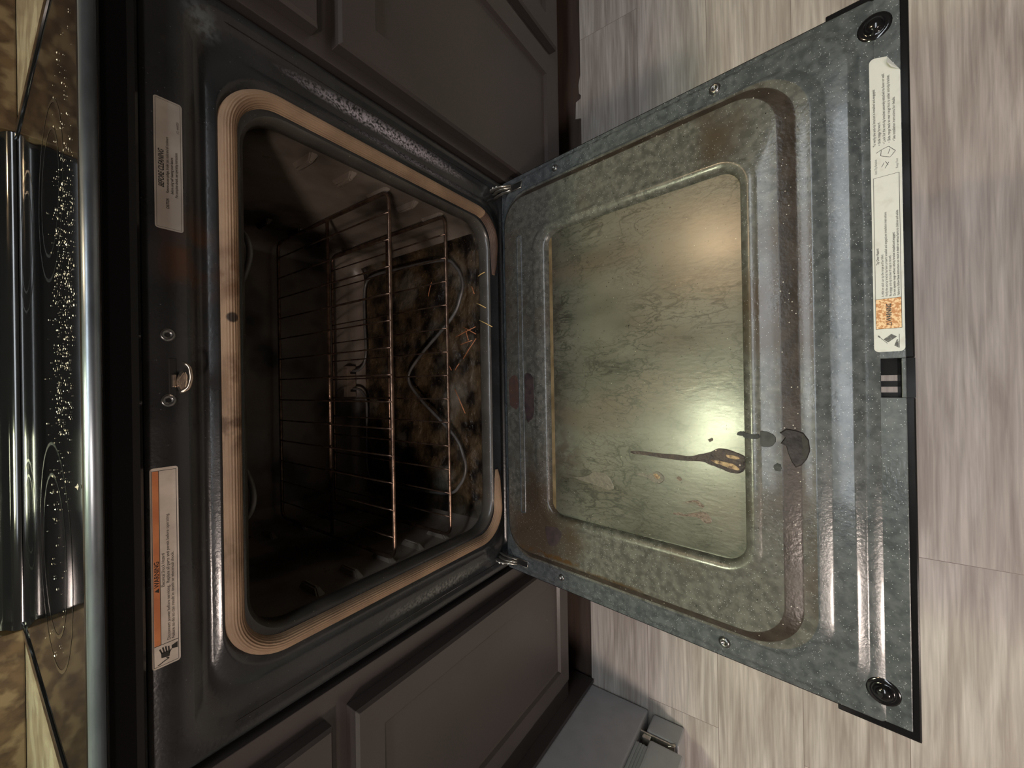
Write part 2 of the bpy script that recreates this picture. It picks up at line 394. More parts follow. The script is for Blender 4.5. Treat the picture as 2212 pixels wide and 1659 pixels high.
def strokes(bm, P, x0, x1, y0, y1, h, t, mi):
    quad(bm, P, x0, x1, y0, y0 + t, h, mi); quad(bm, P, x0, x1, y1 - t, y1, h, mi)
    quad(bm, P, x0, x0 + t, y0, y1, h, mi); quad(bm, P, x1 - t, x1, y0, y1, h, mi)
def poly(bm, P, pts, h, mi):
    f = bm.faces.new([bm.verts.new(P(a, b, h)) for a, b in pts]); f.material_index = mi
def line(bm, P, a, b, t, h, mi):
    dx, dy = b[0] - a[0], b[1] - a[1]; l = math.hypot(dx, dy) or 1; nx, ny = -dy / l * t / 2, dx / l * t / 2
    poly(bm, P, [(a[0] + nx, a[1] + ny), (a[0] - nx, a[1] - ny), (b[0] - nx, b[1] - ny), (b[0] + nx, b[1] + ny)], h, mi)

# ================================================================= THE ROOM
XL, XR, YB, YF, ZC = -2.6, 2.6, 0.62, -3.0, 2.44
bm = NB()
# plank floor with its ragged edge in front of the toe kick
edge = [(XL, -0.018), (-0.60, -0.022), (-0.2, -0.018), (0.25, -0.018), (0.60, -0.018), (0.684, -0.018), (0.688, -0.002), (0.732, -0.004),
        (0.736, -0.017), (0.744, -0.019), (0.752, -0.013), (0.775, -0.012), (0.80, -0.018), (1.3, -0.018), (XR, -0.018)]
top = [bm.verts.new((x, y, 0)) for x, y in edge] + [bm.verts.new((XR, YF, 0)), bm.verts.new((XL, YF, 0))]
bot = [bm.verts.new((v.co.x, v.co.y, -0.006)) for v in top]
bm.faces.new(top); bm.faces.new(bot[::-1])
for i in range(len(top)):
    j = (i + 1) % len(top); bm.faces.new((top[i], bot[i], bot[j], top[j]))
struct('floor', bm, M['floor'], 'grey wood look plank floor')
bm = NB(); box(bm, XL, XR, YF, YB, -0.03, -0.0062)
struct('trim_1', bm, M['toe'], 'dark brown old floor showing past the plank ends')
bm = NB(); box(bm, XL, XR, YB, YB + 0.1, 0, ZC); struct('wall_back', bm, M['wallpaint'])
bm = NB(); box(bm, XL, XR, YF - 0.1, YF, 0, ZC); struct('unseen_wall_front', bm, M['cab'])  # unseen wall, coloured dark to dim reflections in the range front
bm = NB(); box(bm, XL - 0.1, XL, YF, YB, 0, ZC); struct('wall_left', bm, M['wallpaint'])
bm = NB(); box(bm, XR, XR + 0.1, YF, YB, 0, ZC); struct('wall_right', bm, M['wallpaint'])
bm = NB(); box(bm, XL, XR, YF, YB, ZC, ZC + 0.05); struct('ceiling', bm, M['ceilpaint'])

def ceiling_lamp(x, y, r, col, power, label, square=None):
    t = thing('ceiling_light', label, 'light', (x, y, ZC - 0.03))
    bm = NB()
    if square: box(bm, x - square[0], x + square[0], y - square[1], y + square[1], ZC - 0.03, ZC - 0.0005, 0.004)
    else: disc(bm, (x, y, ZC - 0.0005), (0, 0, -1), r * 1.15, [(1, 0), (1, 0.025), (0.9, 0.03), (0, 0.03)])
    obj('housing', bm, M['ceilpaint'], t)
    bm = NB()
    if square: box(bm, x - square[0] + .02, x + square[0] - .02, y - square[1] + .02, y + square[1] - .02, ZC - 0.045, ZC - 0.0302, 0.003)
    else: disc(bm, (x, y, ZC - 0.0302), (0, 0, -1), r, [(1, 0), (1, 0.01), (0.7, 0.03), (0, 0.035)])
    obj('diffuser', bm, mk('lamp lens', (0.8, 0.8, 0.8), emit=(col, power)), t)
ceiling_lamp(-1.35, -1.90, 0.20, (1.0, 0.83, 0.73), L_KEY, 'round warm ceiling light left of the cook, front of the room')
ceiling_lamp(0.35, -0.62, 0, (0.88, 0.94, 1.0), L_FILL, 'added rectangular fill light on the ceiling, middle of the kitchen', (1.0, 0.12))
ceiling_lamp(0.83, 0.47, 0.07, (1.0, 0.72, 0.42), L_WARM, 'small warm ceiling light above the right counter')

# range hood over the stove
t = thing('range_hood', 'black range hood above the stove with a lit lamp lens', 'hood', (0, 0.34, 1.66))
bm = NB()
prof = [(0.05, 1.66), (0.05, 1.72), (0.30, 1.82), (0.618, 1.82), (0.618, 1.66)]
L0 = [bm.verts.new((-0.38, a, b)) for a, b in prof]; L1 = [bm.verts.new((0.38, a, b)) for a, b in prof]
bm.faces.new(L0[::-1]); bm.faces.new(L1)
for i in range(5): bm.faces.new((L0[i], L0[(i + 1) % 5], L1[(i + 1) % 5], L1[i]))
obj('body', bm, M['gloss_black'], t)
bm = NB(); box(bm, -0.36, -0.14, 0.11, 0.22, 1.652, 1.6598, 0.003)
obj('lamp_lens', bm, mk('hood lamp', (0.9, 0.9, 0.8), emit=((0.95, 1.0, 0.66), L_HOOD)), t)

# ================================================================= THE RANGE
RG = thing('electric_range', 'black free-standing electric range with its oven door hanging open', 'stove', (0, 0, 0))
YP = lambda a, b, h: Vector((a, h, b))
bm = NB()
box(bm, -0.380, -0.364, 0.004, 0.60, 0.02, 0.872, 0.001); box(bm, 0.364, 0.380, 0.004, 0.60, 0.02, 0.872, 0.001)
box(bm, -0.364, 0.364, 0.585, 0.60, 0.02, 0.87); box(bm, -0.364, 0.364, 0.03, 0.585, 0.02, 0.035)
obj('side_panels', bm, M['gloss_black'], RG)
# front frame with its embossed recess
bm = NB()
rings(bm, [(-.3802, .3802, .318, .8745, .003, 0.012), (-.3802, .3802, .318, .8745, .003, 0.001), (-.379, .379, .319, .8735, .003, 0.0),
           (-.3715, .3715, .326, .842, .034, 0.0), (-.3695, .3695, .328, .840, .034, 0.0006), (-.3605, .3605, .331, .832, .036, 0.0075), (-.356, .356, .333, .8285, .036, 0.0090),
           (-.338, .338, .337, .824, .045, 0.0085), (-.334, .334, .338, .822, .046, 0.0070), (-.3235, .3235, .347, .8165, .056, 0.0015), (-.3195, .3195, .350, .8145, .056, 0.0012),
           (-.3175, .3175, .352, .8125, .055, 0.0035), (-.296, .296, .366, .796, .050, 0.0035), (-.292, .292, .369, .793, .049, 0.0045)],
      YP, n=12)
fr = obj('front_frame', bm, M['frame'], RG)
# opening lip and cavity
bm = NB()
rings(bm, [(-.292, .292, .369, .793, .049, 0.0045), (-.289, .289, .373, .789, .047, 0.008), (-.289, .289, .373, .789, .047, 0.028),
           (-.292, .292, .370, .792, .047, 0.031), (-.300, .300, .364, .800, .05, 0.034)], YP, n=12)
obj('opening_lip', bm, M['lip'], RG)
bm = NB()
rings(bm, [(-.300, .300, .364, .800, .045, 0.034), (-.302, .302, .362, .802, .045, 0.040), (-.302, .302, .362, .802, .045, 0.39),
           (-.298, .298, .366, .798, .045, 0.415), (-.285, .285, .379, .785, .04, 0.432), (-.27, .27, .394, .77, .03, 0.438)], YP, n=10, cap=0)
for f in bm.faces:
    c = f.calc_center_median()
    if c.z < 0.372: f.material_index = 1
obj('oven_cavity', bm, [M['cavity'], M['cavity_floor']], RG, recalc=False)
# charred crust lying on the oven floor: bumpy sheet
bm = NB(); nx, ny = 90, 60; g = {}
from mathutils import noise as mn
for i in range(nx + 1):
    for j in range(ny + 1):
        x = -0.27 + 0.54 * i / nx; y = 0.045 + 0.35 * j / ny
        e = min(i, nx - i) / 8.0; e2 = min(j, ny - j) / 5.0; k = min(1, e, e2)
        h = max(0, mn.noise(Vector((x * 22, y * 22, 3.1))) + 0.5 * mn.noise(Vector((x * 60, y * 60, 1.1))) + 0.25 + 0.6 * x) * 0.006 * k
        g[i, j] = bm.verts.new((x, y, 0.3617 + h))
for i in range(nx):
    for j in range(ny):
        f = bm.faces.new((g[i, j], g[i + 1, j], g[i + 1, j + 1], g[i, j + 1])); f.smooth = True
obj('burnt_crust', bm, M['cavity_floor'], RG)

# embossed rack supports
for sx in (-1, 1):
    for (ya, yb) in ((0.062, 0.104), (0.335, 0.377)):
        for zt in (0.688, 0.628, 0.568, 0.508, 0.448):
            bm = NB()
            def TT(co, sx=sx): return Vector((sx * co.x, co.y, co.z))
            xs = [(0.3015, 0.000), (0.288, 0.004)]
            b2 = NB(); lo = [b2.verts.new((0.3022, a, b)) for a, b in ((ya - .006, zt - .011), (yb + .006, zt - .011), (yb + .005, zt + .001), (ya - .005, zt + .001))]
            hi = [b2.verts.new((0.2915, a, b)) for a, b in ((ya + .003, zt - .006), (yb - .003, zt - .006), (yb - .003, zt), (ya + .003, zt))]
            b2.faces.new(hi)
            for q in range(4): b2.faces.new((lo[q], lo[(q + 1) % 4], hi[(q + 1) % 4], hi[q]))
            bmesh.ops.bevel(b2, geom=b2.edges[:], offset=0.002, segments=2, affect='EDGES')
            merge(bm, b2, TT)
            autosmooth(obj('rack_support', bm, M['cavity'], RG), 50)

# woven door seal (U open at the bottom)
def gas_path():
    x, zt, zb, r = 0.3045, 0.8055, 0.3605, 0.052
    P = []
    def arc(cx, cz, a0, a1, n=14):
        for k in range(n + 1):
            a = math.radians(a0 + (a1 - a0) * k / n); P.append((cx + r * math.cos(a), cz + r * math.sin(a)))
    P.append((0.195, zb + .001)); P.append((0.215, zb)); arc(x - r, zb + r, -90, 0); 
    for k in range(1, 8): P.append((x, zb + r + (zt - zb - 2 * r) * k / 8))
    arc(x - r, zt - r, 0, 90)
    for k in range(1, 8): P.append((x - r - 2 * (x - r) * k / 8, zt))
    arc(-x + r, zt - r, 90, 180)
    for k in range(1, 8): P.append((-x, zt - r - (zt - zb - 2 * r) * k / 8))
    arc(-x + r, zb + r, 180, 270); P.append((-0.200, zb)); P.append((-0.182, zb + .001))
    return P
GP = gas_path()
bm = NB()
sec = []                       # ribbed half round section
NS = 46
for k in range(NS + 1):
    a = math.pi * k / NS
    rr = 1.0 + 0.045 * math.cos(a * 22)
    sec.append((math.cos(a) * 0.0088 * rr, -math.sin(a) * 0.0105 * rr))
prev = None
for i, (px, pz) in enumerate(GP):
    a = GP[max(i - 1, 0)]; b = GP[min(i + 1, len(GP) - 1)]
    d = Vector((b[0] - a[0], b[1] - a[1])).normalized(); nv = Vector((d.y, -d.x))
    tap = min(1.0, 0.35 + 0.35 * min(i, len(GP) - 1 - i))
    ring = [bm.verts.new((px + nv.x * u * tap, 0.0032 + v * tap, pz + nv.y * u * tap)) for u, v in sec]
    if prev:
        for k in range(NS):
            f = bm.faces.new((prev[k], prev[k + 1], ring[k + 1], ring[k])); f.smooth = True
            if i < 14 or (pz < 0.40 and px > 0): f.material_index = 1
    else: bm.faces.new(ring)
    prev = ring
bm.faces.new(prev)
obj('door_seal', bm, [M['gasket'], M['gasket_burnt']], RG, 'tan ribbed woven seal around the oven opening')

# glossy strip over the frame, cooktop glass, its trims and burner rings
bm = NB()
b2 = NB(); prof = []
for (a, b) in ((0.05, 0.8765), (-0.008, 0.8765), (-0.0115, 0.879), (-0.0125, 0.884), (-0.0125, 0.9000), (0.05, 0.9000)): prof.append((a, b))
L0 = [bm.verts.new((-0.3805, a, b)) for a, b in prof]; L1 = [bm.verts.new((0.3805, a, b)) for a, b in prof]
bm.faces.new(L0[::-1]); bm.faces.new(L1); k = len(prof)
for i in range(k): bm.faces.new((L0[i], L0[(i + 1) % k], L1[(i + 1) % k], L1[i]))
obj('top_rail', bm, M['rail_black'], RG)
bm = NB()
prof = [(0.52, 0.900)]
for q in range(11):
    a = math.radians(270 - 180 * q / 10.0); prof.append((-0.0130 + 0.0090 * math.cos(a) , 0.9072 + 0.0068 * math.sin(a)))
prof.append((0.52, 0.914))
L0 = [bm.verts.new((-0.381, a, b)) for a, b in prof]; L1 = [bm.verts.new((0.381, a, b)) for a, b in prof]
bm.faces.new(L0[::-1]); bm.faces.new(L1); k = len(prof)
for i in range(k): bm.faces.new((L0[i], L0[(i + 1) % k], L1[(i + 1) % k], L1[i]))
autosmooth(obj('cooktop_glass', bm, M['cook_glass'], RG), 40)
bm = NB(); tube(bm, [(-.381, -.0170, .9078), (.381, -.0170, .9078)], 0.0056, 20); obj('cooktop_front_edge', bm, M['edge'], RG)
for sx in (-1, 1):
    bm = NB(); box(bm, min(sx * .370, sx * .383), max(sx * .370, sx * .383), -0.012, 0.50, 0.9035, 0.9165, 0.002)
    obj('cooktop_trim', bm, M['gloss_black'], RG)
for (cx, cy, r, m) in ((-0.185, 0.150, 0.115, 'ring_print'), (0.185, 0.145, 0.090, 'ring_print'), (-0.185, 0.385, 0.075, 'ring_print'), (0.185, 0.375, 0.095, 'ring_print')):
    bm = NB()
    for q in (1.0, 0.72):
        n = 72
        A = [bm.verts.new((cx + r * q * math.cos(2 * math.pi * k / n), cy + r * q * math.sin(2 * math.pi * k / n), 0.9142)) for k in range(n)]
        B = [bm.verts.new((cx + (r * q - .0035) * math.cos(2 * math.pi * k / n), cy + (r * q - .0035) * math.sin(2 * math.pi * k / n), 0.9142)) for k in range(n)]
        for k in range(n): bm.faces.new((A[k], A[(k + 1) % n], B[(k + 1) % n], B[k]))
    obj('burner_ring', bm, M[m], RG)
# console at the back
bm = NB()
prof = [(0.60, 0.90), (0.495, 0.9145), (0.497, 0.921), (0.503, 0.926), (0.512, 0.930), (0.518, 0.936), (0.520, 0.945), (0.5205, 0.955),
        (0.513, 0.962), (0.511, 0.975), (0.516, 1.045), (0.524, 1.060), (0.545, 1.066), (0.60, 1.06)]
L0 = [bm.verts.new((-0.381, a, b)) for a, b in prof]; L1 = [bm.verts.new((0.381, a, b)) for a, b in prof]
bm.faces.new(L0[::-1]); bm.faces.new(L1); k = len(prof)
for i in range(k): bm.faces.new((L0[i], L0[(i + 1) % k], L1[(i + 1) % k], L1[i]))
autosmooth(obj('back_console', bm, M['gloss_black'], RG), 35)

# storage drawer below the oven
bm = NB()
box(bm, -0.376, 0.376, -0.026, 0.03, 0.085, 0.283, 0.006)
box(bm, -0.32, 0.32, -0.040, -0.022, 0.262, 0.279, 0.005)
obj('storage_drawer', bm, M['gloss_black'], RG)
bm = NB(); box(bm, -0.372, 0.372, 0.012, 0.045, 0.286, 0.328, 0.001)
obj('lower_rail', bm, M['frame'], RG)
for x in (-0.34, 0.34):
    for y in (0.06, 0.56):
        bm = NB(); disc(bm, (x, y, -0.006 if y > 0 else 0), (0, 0, 1), 0.018, [(0, 0), (1, 0), (1, 0.012), (0.4, 0.014), (0.4, 0.027), (0, 0.027)])
        obj('foot', bm, M['black'], RG)

# latch, its slot and screws
bm = NB(); box(bm, -0.024, 0.0115, -0.0004, 0.003, 0.8500, 0.8565, 0.001); obj('latch_slot', bm, M['black'], RG)
bm = NB()
b2 = NB(); hk = [(-0.018, 0.8510), (-0.010, 0.8520), (-0.003, 0.8500), (0.0005, 0.8475), (-0.002, 0.8455), (-0.010, 0.8448), (-0.017, 0.8455), (-0.021, 0.8480)]
A = [b2.verts.new((x, -0.0035, z)) for x, z in hk]; B = [b2.verts.new((x * .9 - .002, -0.013, z)) for x, z in hk]
b2.faces.new(A); b2.faces.new(B[::-1])
for i in range(8): b2.faces.new((A[i], A[(i + 1) % 8], B[(i + 1) % 8], B[i]))
bmesh.ops.bevel(b2, geom=b2.edges[:], offset=0.0012, segments=2, affect='EDGES'); merge(bm, b2)
tube(bm, fillet([(-0.021, -0.013, 0.8515), (-0.018, -0.016, 0.846), (-0.008, -0.0165, 0.8435), (0.003, -0.015, 0.8445), (0.007, -0.010, 0.848)], 0.004), 0.0016, 8)
box(bm, -0.016, -0.004, -0.004, 0.004, 0.8512, 0.8545, 0.001)
obj('latch_hook', bm, M['brass'], RG, 'warm shiny latch hook sticking out of its slot')
for (x, z) in ((0.033, 0.8565), (-0.028, 0.8565)):
    bm = NB(); disc(bm, (x, 0.001, z), (0, -1, 0), 0.0058, [(1.15, 0), (1.0, 0.0016), (0.75, 0.0024), (0.45, 0.0018), (0.3, 0.0004), (0, 0.0002)])
    obj('screw', bm, M['dark_steel'], RG)
bm = NB(); disc(bm, (0.311, 0.0003, 0.8565), (0, -1, 0), 0.003, [(1, 0), (0.6, 0.0006), (0, 0.0003)]); obj('rivet_hole', bm, M['black'], RG)
for (x, z) in ((-0.334, 0.392), (0.330, 0.395)):
    bm = NB(); disc(bm, (x, 0.0088, z), (0, -1, 0), 0.004, [(1.1, -.002), (1.0, 0.0018), (0.5, 0.0024), (0, 0.0022)]); obj('screw', bm, M['frame'], RG)

# warning labels on the frame (x to the right, y up)
def frame_label(x0, x1, z0, z1, mats, draw, label, r=0.0025):
    bm = NB(); P = lambda a, b, h: Vector((x0 + a, -0.0004 - h, z0 + b))
    f = bm.faces.new([bm.verts.new(P(a, b, 0)) for a, b in rrect(0, x1 - x0, 0, z1 - z0, r, 5)]); f.material_index = 0
    draw(bm, P, x1 - x0, z1 - z0)
    return obj('warning_label', bm, mats, RG, label, recalc=False)
def draw_left(bm, P, W, H):
    strokes(bm, P, 0.0015, W - 0.0025, 0.0013, H - 0.0012, 0.00005, 0.0004, 1)
    quad(bm, P, 0.0205, W - 0.003, H - 0.0062, H - 0.0018, 0.00006, 2)
    line(bm, P, (0.0205, 0.0015), (0.0205, H - 0.0015), 0.0005, 0.0001, 1); line(bm, P, (0.0205, H - 0.0064), (W - 0.003, H - 0.0064), 0.0004, 0.0001, 1)
    text_bm(bm, 'WARNING', P, 0.0735, H - 0.0056, 0.0048, 1.02, bold=0.0001, h=0.00015)
    poly(bm, P, [(0.0685, H - .0056), (0.0727, H - .0056), (0.0706, H - .0022)], 0.00015, 1)
    text_bm(bm, 'Electrical Shock Hazard', P, 0.0725, H - 0.0096, 0.0033, 0.98, h=0.00015)
    text_bm(bm, 'Disconnect power before servicing.  Replace all parts and panels before operating.', P, 0.0225, H - 0.0131, 0.0033, 1.06, h=0.00015)
    text_bm(bm, 'Failure to do so can result in death or electrical shock.', P, 0.0225, H - 0.0163, 0.0033, 1.10, h=0.00015)
    # hand with a shock
    for k in range(4): line(bm, P, (0.0125, 0.0085 + k * 0.0017), (0.0182 - abs(k - 1.5) * .0008, 0.0088 + k * 0.0021), 0.0011, 0.00015, 1)
    poly(bm, P, [(0.0075, 0.0082), (0.0128, 0.0076), (0.0132, 0.0142), (0.0085, 0.0140)], 0.00015, 1)
    poly(bm, P, [(0.0125, 0.0022), (0.0180, 0.0022), (0.0165, 0.0066), (0.0135, 0.0066)], 0.00015, 1)
    for a, b in (((0.0135, 0.0068), (0.0105, 0.0085)), ((0.0075, 0.0105), (0.0060, 0.0085)), ((0.0060, 0.0085), (0.0048, 0.0120)), ((0.0048, 0.0120), (0.0028, 0.0165))):
        line(bm, P, a, b, 0.0008, 0.00015, 1)
frame_label(-0.2715, -0.0895, 0.8505, 0.8710, [M['paper_pink'], M['ink'], M['orange']], draw_left, 'cream and orange WARNING electrical shock label')
def draw_right(bm, P, W, H):
    strokes(bm, P, 0.0015, W - 0.0015, 0.0013, H - 0.0013, 0.00005, 0.00025, 1)
    text_bm(bm, 'BEFORE CLEANING', P, 0.0385, H - 0.0068, 0.0056, 0.72, shear=0.25, bold=0.00016, h=0.00015)
    text_bm(bm, 'CAUTION', P, 0.0195, H - 0.0104, 0.0030, 0.72, bold=0.0001, h=0.00015)
    text_bm(bm, 'Remove excess spillage, broiler pan, racks and all cookware', P, 0.0345, H - 0.0104, 0.0030, 0.72, bold=0.00004, h=0.00015)
    text_bm(bm, 'before using self cleaning oven feature.', P, 0.0345, H - 0.0137, 0.0030, 0.74, bold=0.00004, h=0.00015)
    text_bm(bm, 'For complete details, see operating instructions', P, 0.0320, H - 0.0170, 0.0030, 0.74, bold=0.00004, h=0.00015)
    text_bm(bm, '(C) 4449751', P, 0.0935, H - 0.0185, 0.0026, 0.85, h=0.00015)
frame_label(0.1310, 0.2530, 0.8435, 0.8645, [M['paper_grey'], M['ink']], draw_right, 'grey BEFORE CLEANING caution label')

# heating elements
def smooth(pts, n=8):
    P = [Vector(p) for p in pts]; P = [2 * P[0] - P[1]] + P + [2 * P[-1] - P[-2]]; out = []
    for i in range(1, len(P) - 2):
        a, b, c, d = P[i - 1:i + 3]
        for k in range(n):
            t = k / n
            out.append(0.5 * ((2 * b) + (c - a) * t + (2 * a - 5 * b + 4 * c - d) * t * t + (-a + 3 * b - 3 * c + d) * t ** 3))
    out.append(P[-2]); return out
half = [(0.022, 0.436, .40), (0.026, 0.405, .388), (0.06, 0.385, .385), (0.148, 0.388, .385), (0.225, 0.384, .385), (0.248, 0.350, .385), (0.247, 0.25, .385), (0.240, 0.115, .385), (0.218, 0.078, .385),
        (0.188, 0.062, .385), (0.158, 0.067, .385), (0.117, 0.094, .385), (0.046, 0.190, .385)]
full = half + [(0.0, 0.228, .385)] + [(-x, y, z) for x, y, z in reversed(half)]
bm = NB(); tube(bm, smooth(full, 6), 0.0032, 10); obj('bake_element', bm, M['element'], RG, 'grey bent heating element lying over the oven floor')
bm = NB()
bp = [(0.03, 0.436, 0.778), (0.03, 0.40, 0.778), (0.20, 0.38, 0.778), (0.25, 0.30, 0.778), (0.24, 0.12, 0.778), (0.22, 0.06, 0.778), (0.185, 0.045, 0.776)]
b1 = [(0.06, 0.32, 0.778), (0.085, 0.12, .778), (0.102, 0.06, .776), (0.135, 0.033, .774), (0.165, 0.05, .776), (0.183, 0.11, .778), (0.195, 0.30, .778), (0.22, 0.37, .778), (0.16, 0.40, .778), (0.03, 0.41, .778), (0.03, 0.437, .778)]
fl = b1[::-1] + [(0.0, 0.35, .778)] + [(-x - 0.005, y, z) for x, y, z in b1]
tube(bm, smooth(fl, 6), 0.0034, 10); obj('broil_element', bm, M['element'], RG, 'grey looped heating element under the oven roof')
bm = NB()
box(bm, -0.042, 0.034, 0.424, 0.440, 0.388, 0.412, 0.001)
for x in (-0.030, 0.014): box(bm, x, x + 0.006, 0.4225, 0.4245, 0.388, 0.403, 0.0005, mi=1)
obj('element_terminal_block', bm, [M['ceramic'], M['black']], RG)

# ---------------------------------------------------------------- oven door
AN = 0.1324471636; HH = 0.3430852735
ca, sa = math.cos(AN), math.sin(AN)
DX = 0.0
def DP(x, s, n): return Vector((x + DX, -0.02 - s * ca + n * sa, HH + s * sa + n * ca))
DR = obj('oven_door', NB(), M['gloss_black'], RG, 'open oven door lying inside up, greasy glass in the middle')
bm = NB()      # outer skin, split around the latch opening
def dbox(bm, x0, x1, s0, s1, n0, n1, bev=0.0, mi=0): box(bm, x0, x1, s0, s1, n0, n1, bev, 2, lambda c: DP(c.x, c.y, c.z), mi)
sk = 0.0
dbox(bm, -.378, .378, -.004, .500, -.034, -.0015, .0015)
dbox(bm, -.384, -.0385, .490, .5555, -.036, -.003, .0015); dbox(bm, .0015, .384, .490, .5555, -.036, -.003, .0015)
dbox(bm, -.0385, .0015, .500, .530, -.034, -.0035); dbox(bm, -.0385, .0015, .5455, .5555, -.036, -.003)
dbox(bm, -.0155, .0015, .530, .5455, -.012, -.007); dbox(bm, -.0275, -.0215, .530, .5455, -.012, -.007); dbox(bm, -.0385, -.0335, .530, .5455, -.012, -.007)
dbox(bm, -.0385, .0015, .5425, .5455, -.012, -.007)
bm.to_mesh(DR.data); bm.free()
for p in DR.data.polygons: p.use_smooth = False
bm = NB()      # inner liner pressing with its steps
S = [(-.376, .376, -.014, .5300, .006, -.010), (-.376, .376, -.014, .5300, .006, -.0005), (-.375, .375, -.013, .5295, .006, 0.0),
     (-.3715, .3715, -.008, .5185, .050, 0.0), (-.3695, .3695, -.007, .5165, .050, .0008), (-.3645, .3645, -.005, .5095, .050, .0056), (-.3625, .3625, -.004, .5075, .050, .006),
     (-.3435, .3435, .000, .4905, .055, .006), (-.3420, .3420, .001, .4885, .055, .0068), (-.3375, .3375, .003, .4780, .055, .0116), (-.3360, .3360, .004, .4760, .055, .012),
     (-.3330, .3330, .006, .4635, .055, .012), (-.3315, .3315, .007, .4615, .055, .0130), (-.3245, .3245, .009, .4475, .045, .0174), (-.3225, .3225, .010, .4455, .045, .018),
     (-.2620, .2620, .076, .4260, .040, .018), (-.2600, .2600, .078, .4240, .040, .0190), (-.2550, .2550, .083, .4180, .036, .0212), (-.2525, .2525, .088, .4155, .034, .0212),
     (-.2465, .2465, .101, .4090, .028, .0190), (-.2440, .2440, .106, .4075, .026, .0160), (-.2430, .2430, .108, .4068, .025, .0095)]
mt = [0, 0, 0, 0, 0, 0, 0, 0, 0, 0, 1, 2, 2, 2, 1, 1, 1, 1, 1, 1, 1]
rings(bm, S, DP, n=12, mats=mt)
# rim strips beyond the ring panel, leaving the latch opening free
for (x0, x1, s0, s1) in ((-.374, -.0385, .5285, .5490), (.0015, .374, .5285, .5490), (-.0385, .0015, .5455, .5490)):
    dbox(bm, x0, x1, s0, s1, -.003, 0.0, .0008, 0)
# thin pressed rib near the hinge
rings(bm, [(-.2545, .2545, .0395, .0525, .004, .0178), (-.2540, .2540, .0400, .0520, .004, .0192), (-.2525, .2525, .0415, .0505, .003, .0192), (-.2515, .2515, .0425, .0495, .003, .0184)], DP, n=5, cap=1)
for f in bm.faces:
    if f.material_index == 0 and len(f.verts) > 4: f.material_index = 1
ln = obj('inner_liner', bm, [M['door_rim'], M['door_mid'], M['door_step']], DR, 'speckled grey enamel liner with pressed steps')
bm = NB(); rings(bm, [(-.248, .248, .102, .411, .02, .0040), (-.248, .248, .102, .411, .02, .0100)], DP, n=6, cap=0, first_cap=0)
obj('window_glass', bm, M['glass'], DR, 'greasy yellowish window glass')
# amber strip painting in the lit recess wall, hinge side of the glass
bm = NB(); dbox(bm, -.235, .235, .1085, .1150, .0101, .0108, .0002); obj('lit_wall_strip', bm, M['amber'], DR)

def blob(name, pts, n, mat, th=0.0009, label=None, jit=0.0004):
    """pts (s,x) outline in door coordinates, slightly domed"""
    bm = NB()
    P2 = [Vector((x, s, 0)) for s, x in pts]
    k = len(P2); loop = []
    for i in range(k):       # one round of Catmull smoothing
        a, b, c, d = P2[i - 1], P2[i], P2[(i + 1) % k], P2[(i + 2) % k]
        for t in (0, 0.33, 0.66):
            q = 0.5 * ((2 * b) + (c - a) * t + (2 * a - 5 * b + 4 * c - d) * t * t + (-a + 3 * b - 3 * c + d) * t ** 3)
            loop.append(q + Vector((random.uniform(-1, 1), random.uniform(-1, 1), 0)) * jit)
    c = sum(loop, Vector()) / len(loop)
    base = [bm.verts.new((p.x, p.y, n)) for p in loop]
    top = [bm.verts.new((p.x + (c.x - p.x) * .05, p.y + (c.y - p.y) * .05, n + th)) for p in loop]
    m = len(loop)
    for i in range(m): bm.faces.new((base[i], base[(i + 1) % m], top[(i + 1) % m], top[i]))
    bm.faces.new(top)
    for v in bm.verts: v.co = DP(v.co.x, v.co.y, v.co.z)
    return obj(name, bm, mat, DR, label)
drip = [(0.2542, -0.122), (0.263, -0.1193), (0.2828, -0.119), (0.3029, -0.1195), (0.3247, -0.1184), (0.3405, -0.1188), (0.3523, -0.1149), (0.3649, -0.1111), (0.3738, -0.1061), (0.3815, -0.1041), (0.3909, -0.1061), (0.4012, -0.1096), (0.4065, -0.1128), (0.4066, -0.1258), (0.4018, -0.1322), (0.3946, -0.1344), (0.3863, -0.1332), (0.3756, -0.1294), (0.3646, -0.1267), (0.3579, -0.1245), (0.3416, -0.1252), (0.322, -0.1257), (0.3028, -0.1253), (0.2827, -0.1243), (0.2629, -0.1244)]
blob('burnt_drip', drip, .0100, M['char'], .0010, 'long charred drip shaped like a spoon')
blob('grease_blister', [(0.3856, -0.1119), (0.395, -0.112), (0.4011, -0.1147), (0.3949, -0.1166), (0.3876, -0.1157)], .0112, M['char_tan'], .0005)
blob('grease_blister', [(0.367, -0.1198), (0.3747, -0.1207), (0.3886, -0.1214), (0.3969, -0.1249), (0.3999, -0.1291), (0.3927, -0.1295), (0.3822, -0.1262), (0.3703, -0.1236)], .0112, M['char_tan'], .0005)
blob('dried_splash', [(0.2639, -0.1528), (0.2739, -0.1507), (0.2836, -0.1507), (0.2932, -0.1454), (0.3011, -0.1475), (0.3056, -0.1533), (0.3022, -0.1597), (0.2955, -0.1626), (0.2861, -0.1608), (0.2807, -0.1564), (0.2653, -0.1553)], .0100, M['grey_spot'], .0006)
blob('dried_splash', [(0.2900, -0.1495), (0.2955, -0.1490), (0.2990, -0.1530), (0.2965, -0.1560), (0.2925, -0.1545)], .0107, M['char_tan'], .0003)
blob('dried_splash', [(0.3222, -0.1496), (0.326, -0.1475), (0.3296, -0.151), (0.3278, -0.1538), (0.3231, -0.1533)], .0100, M['tan_spot'], .0006)
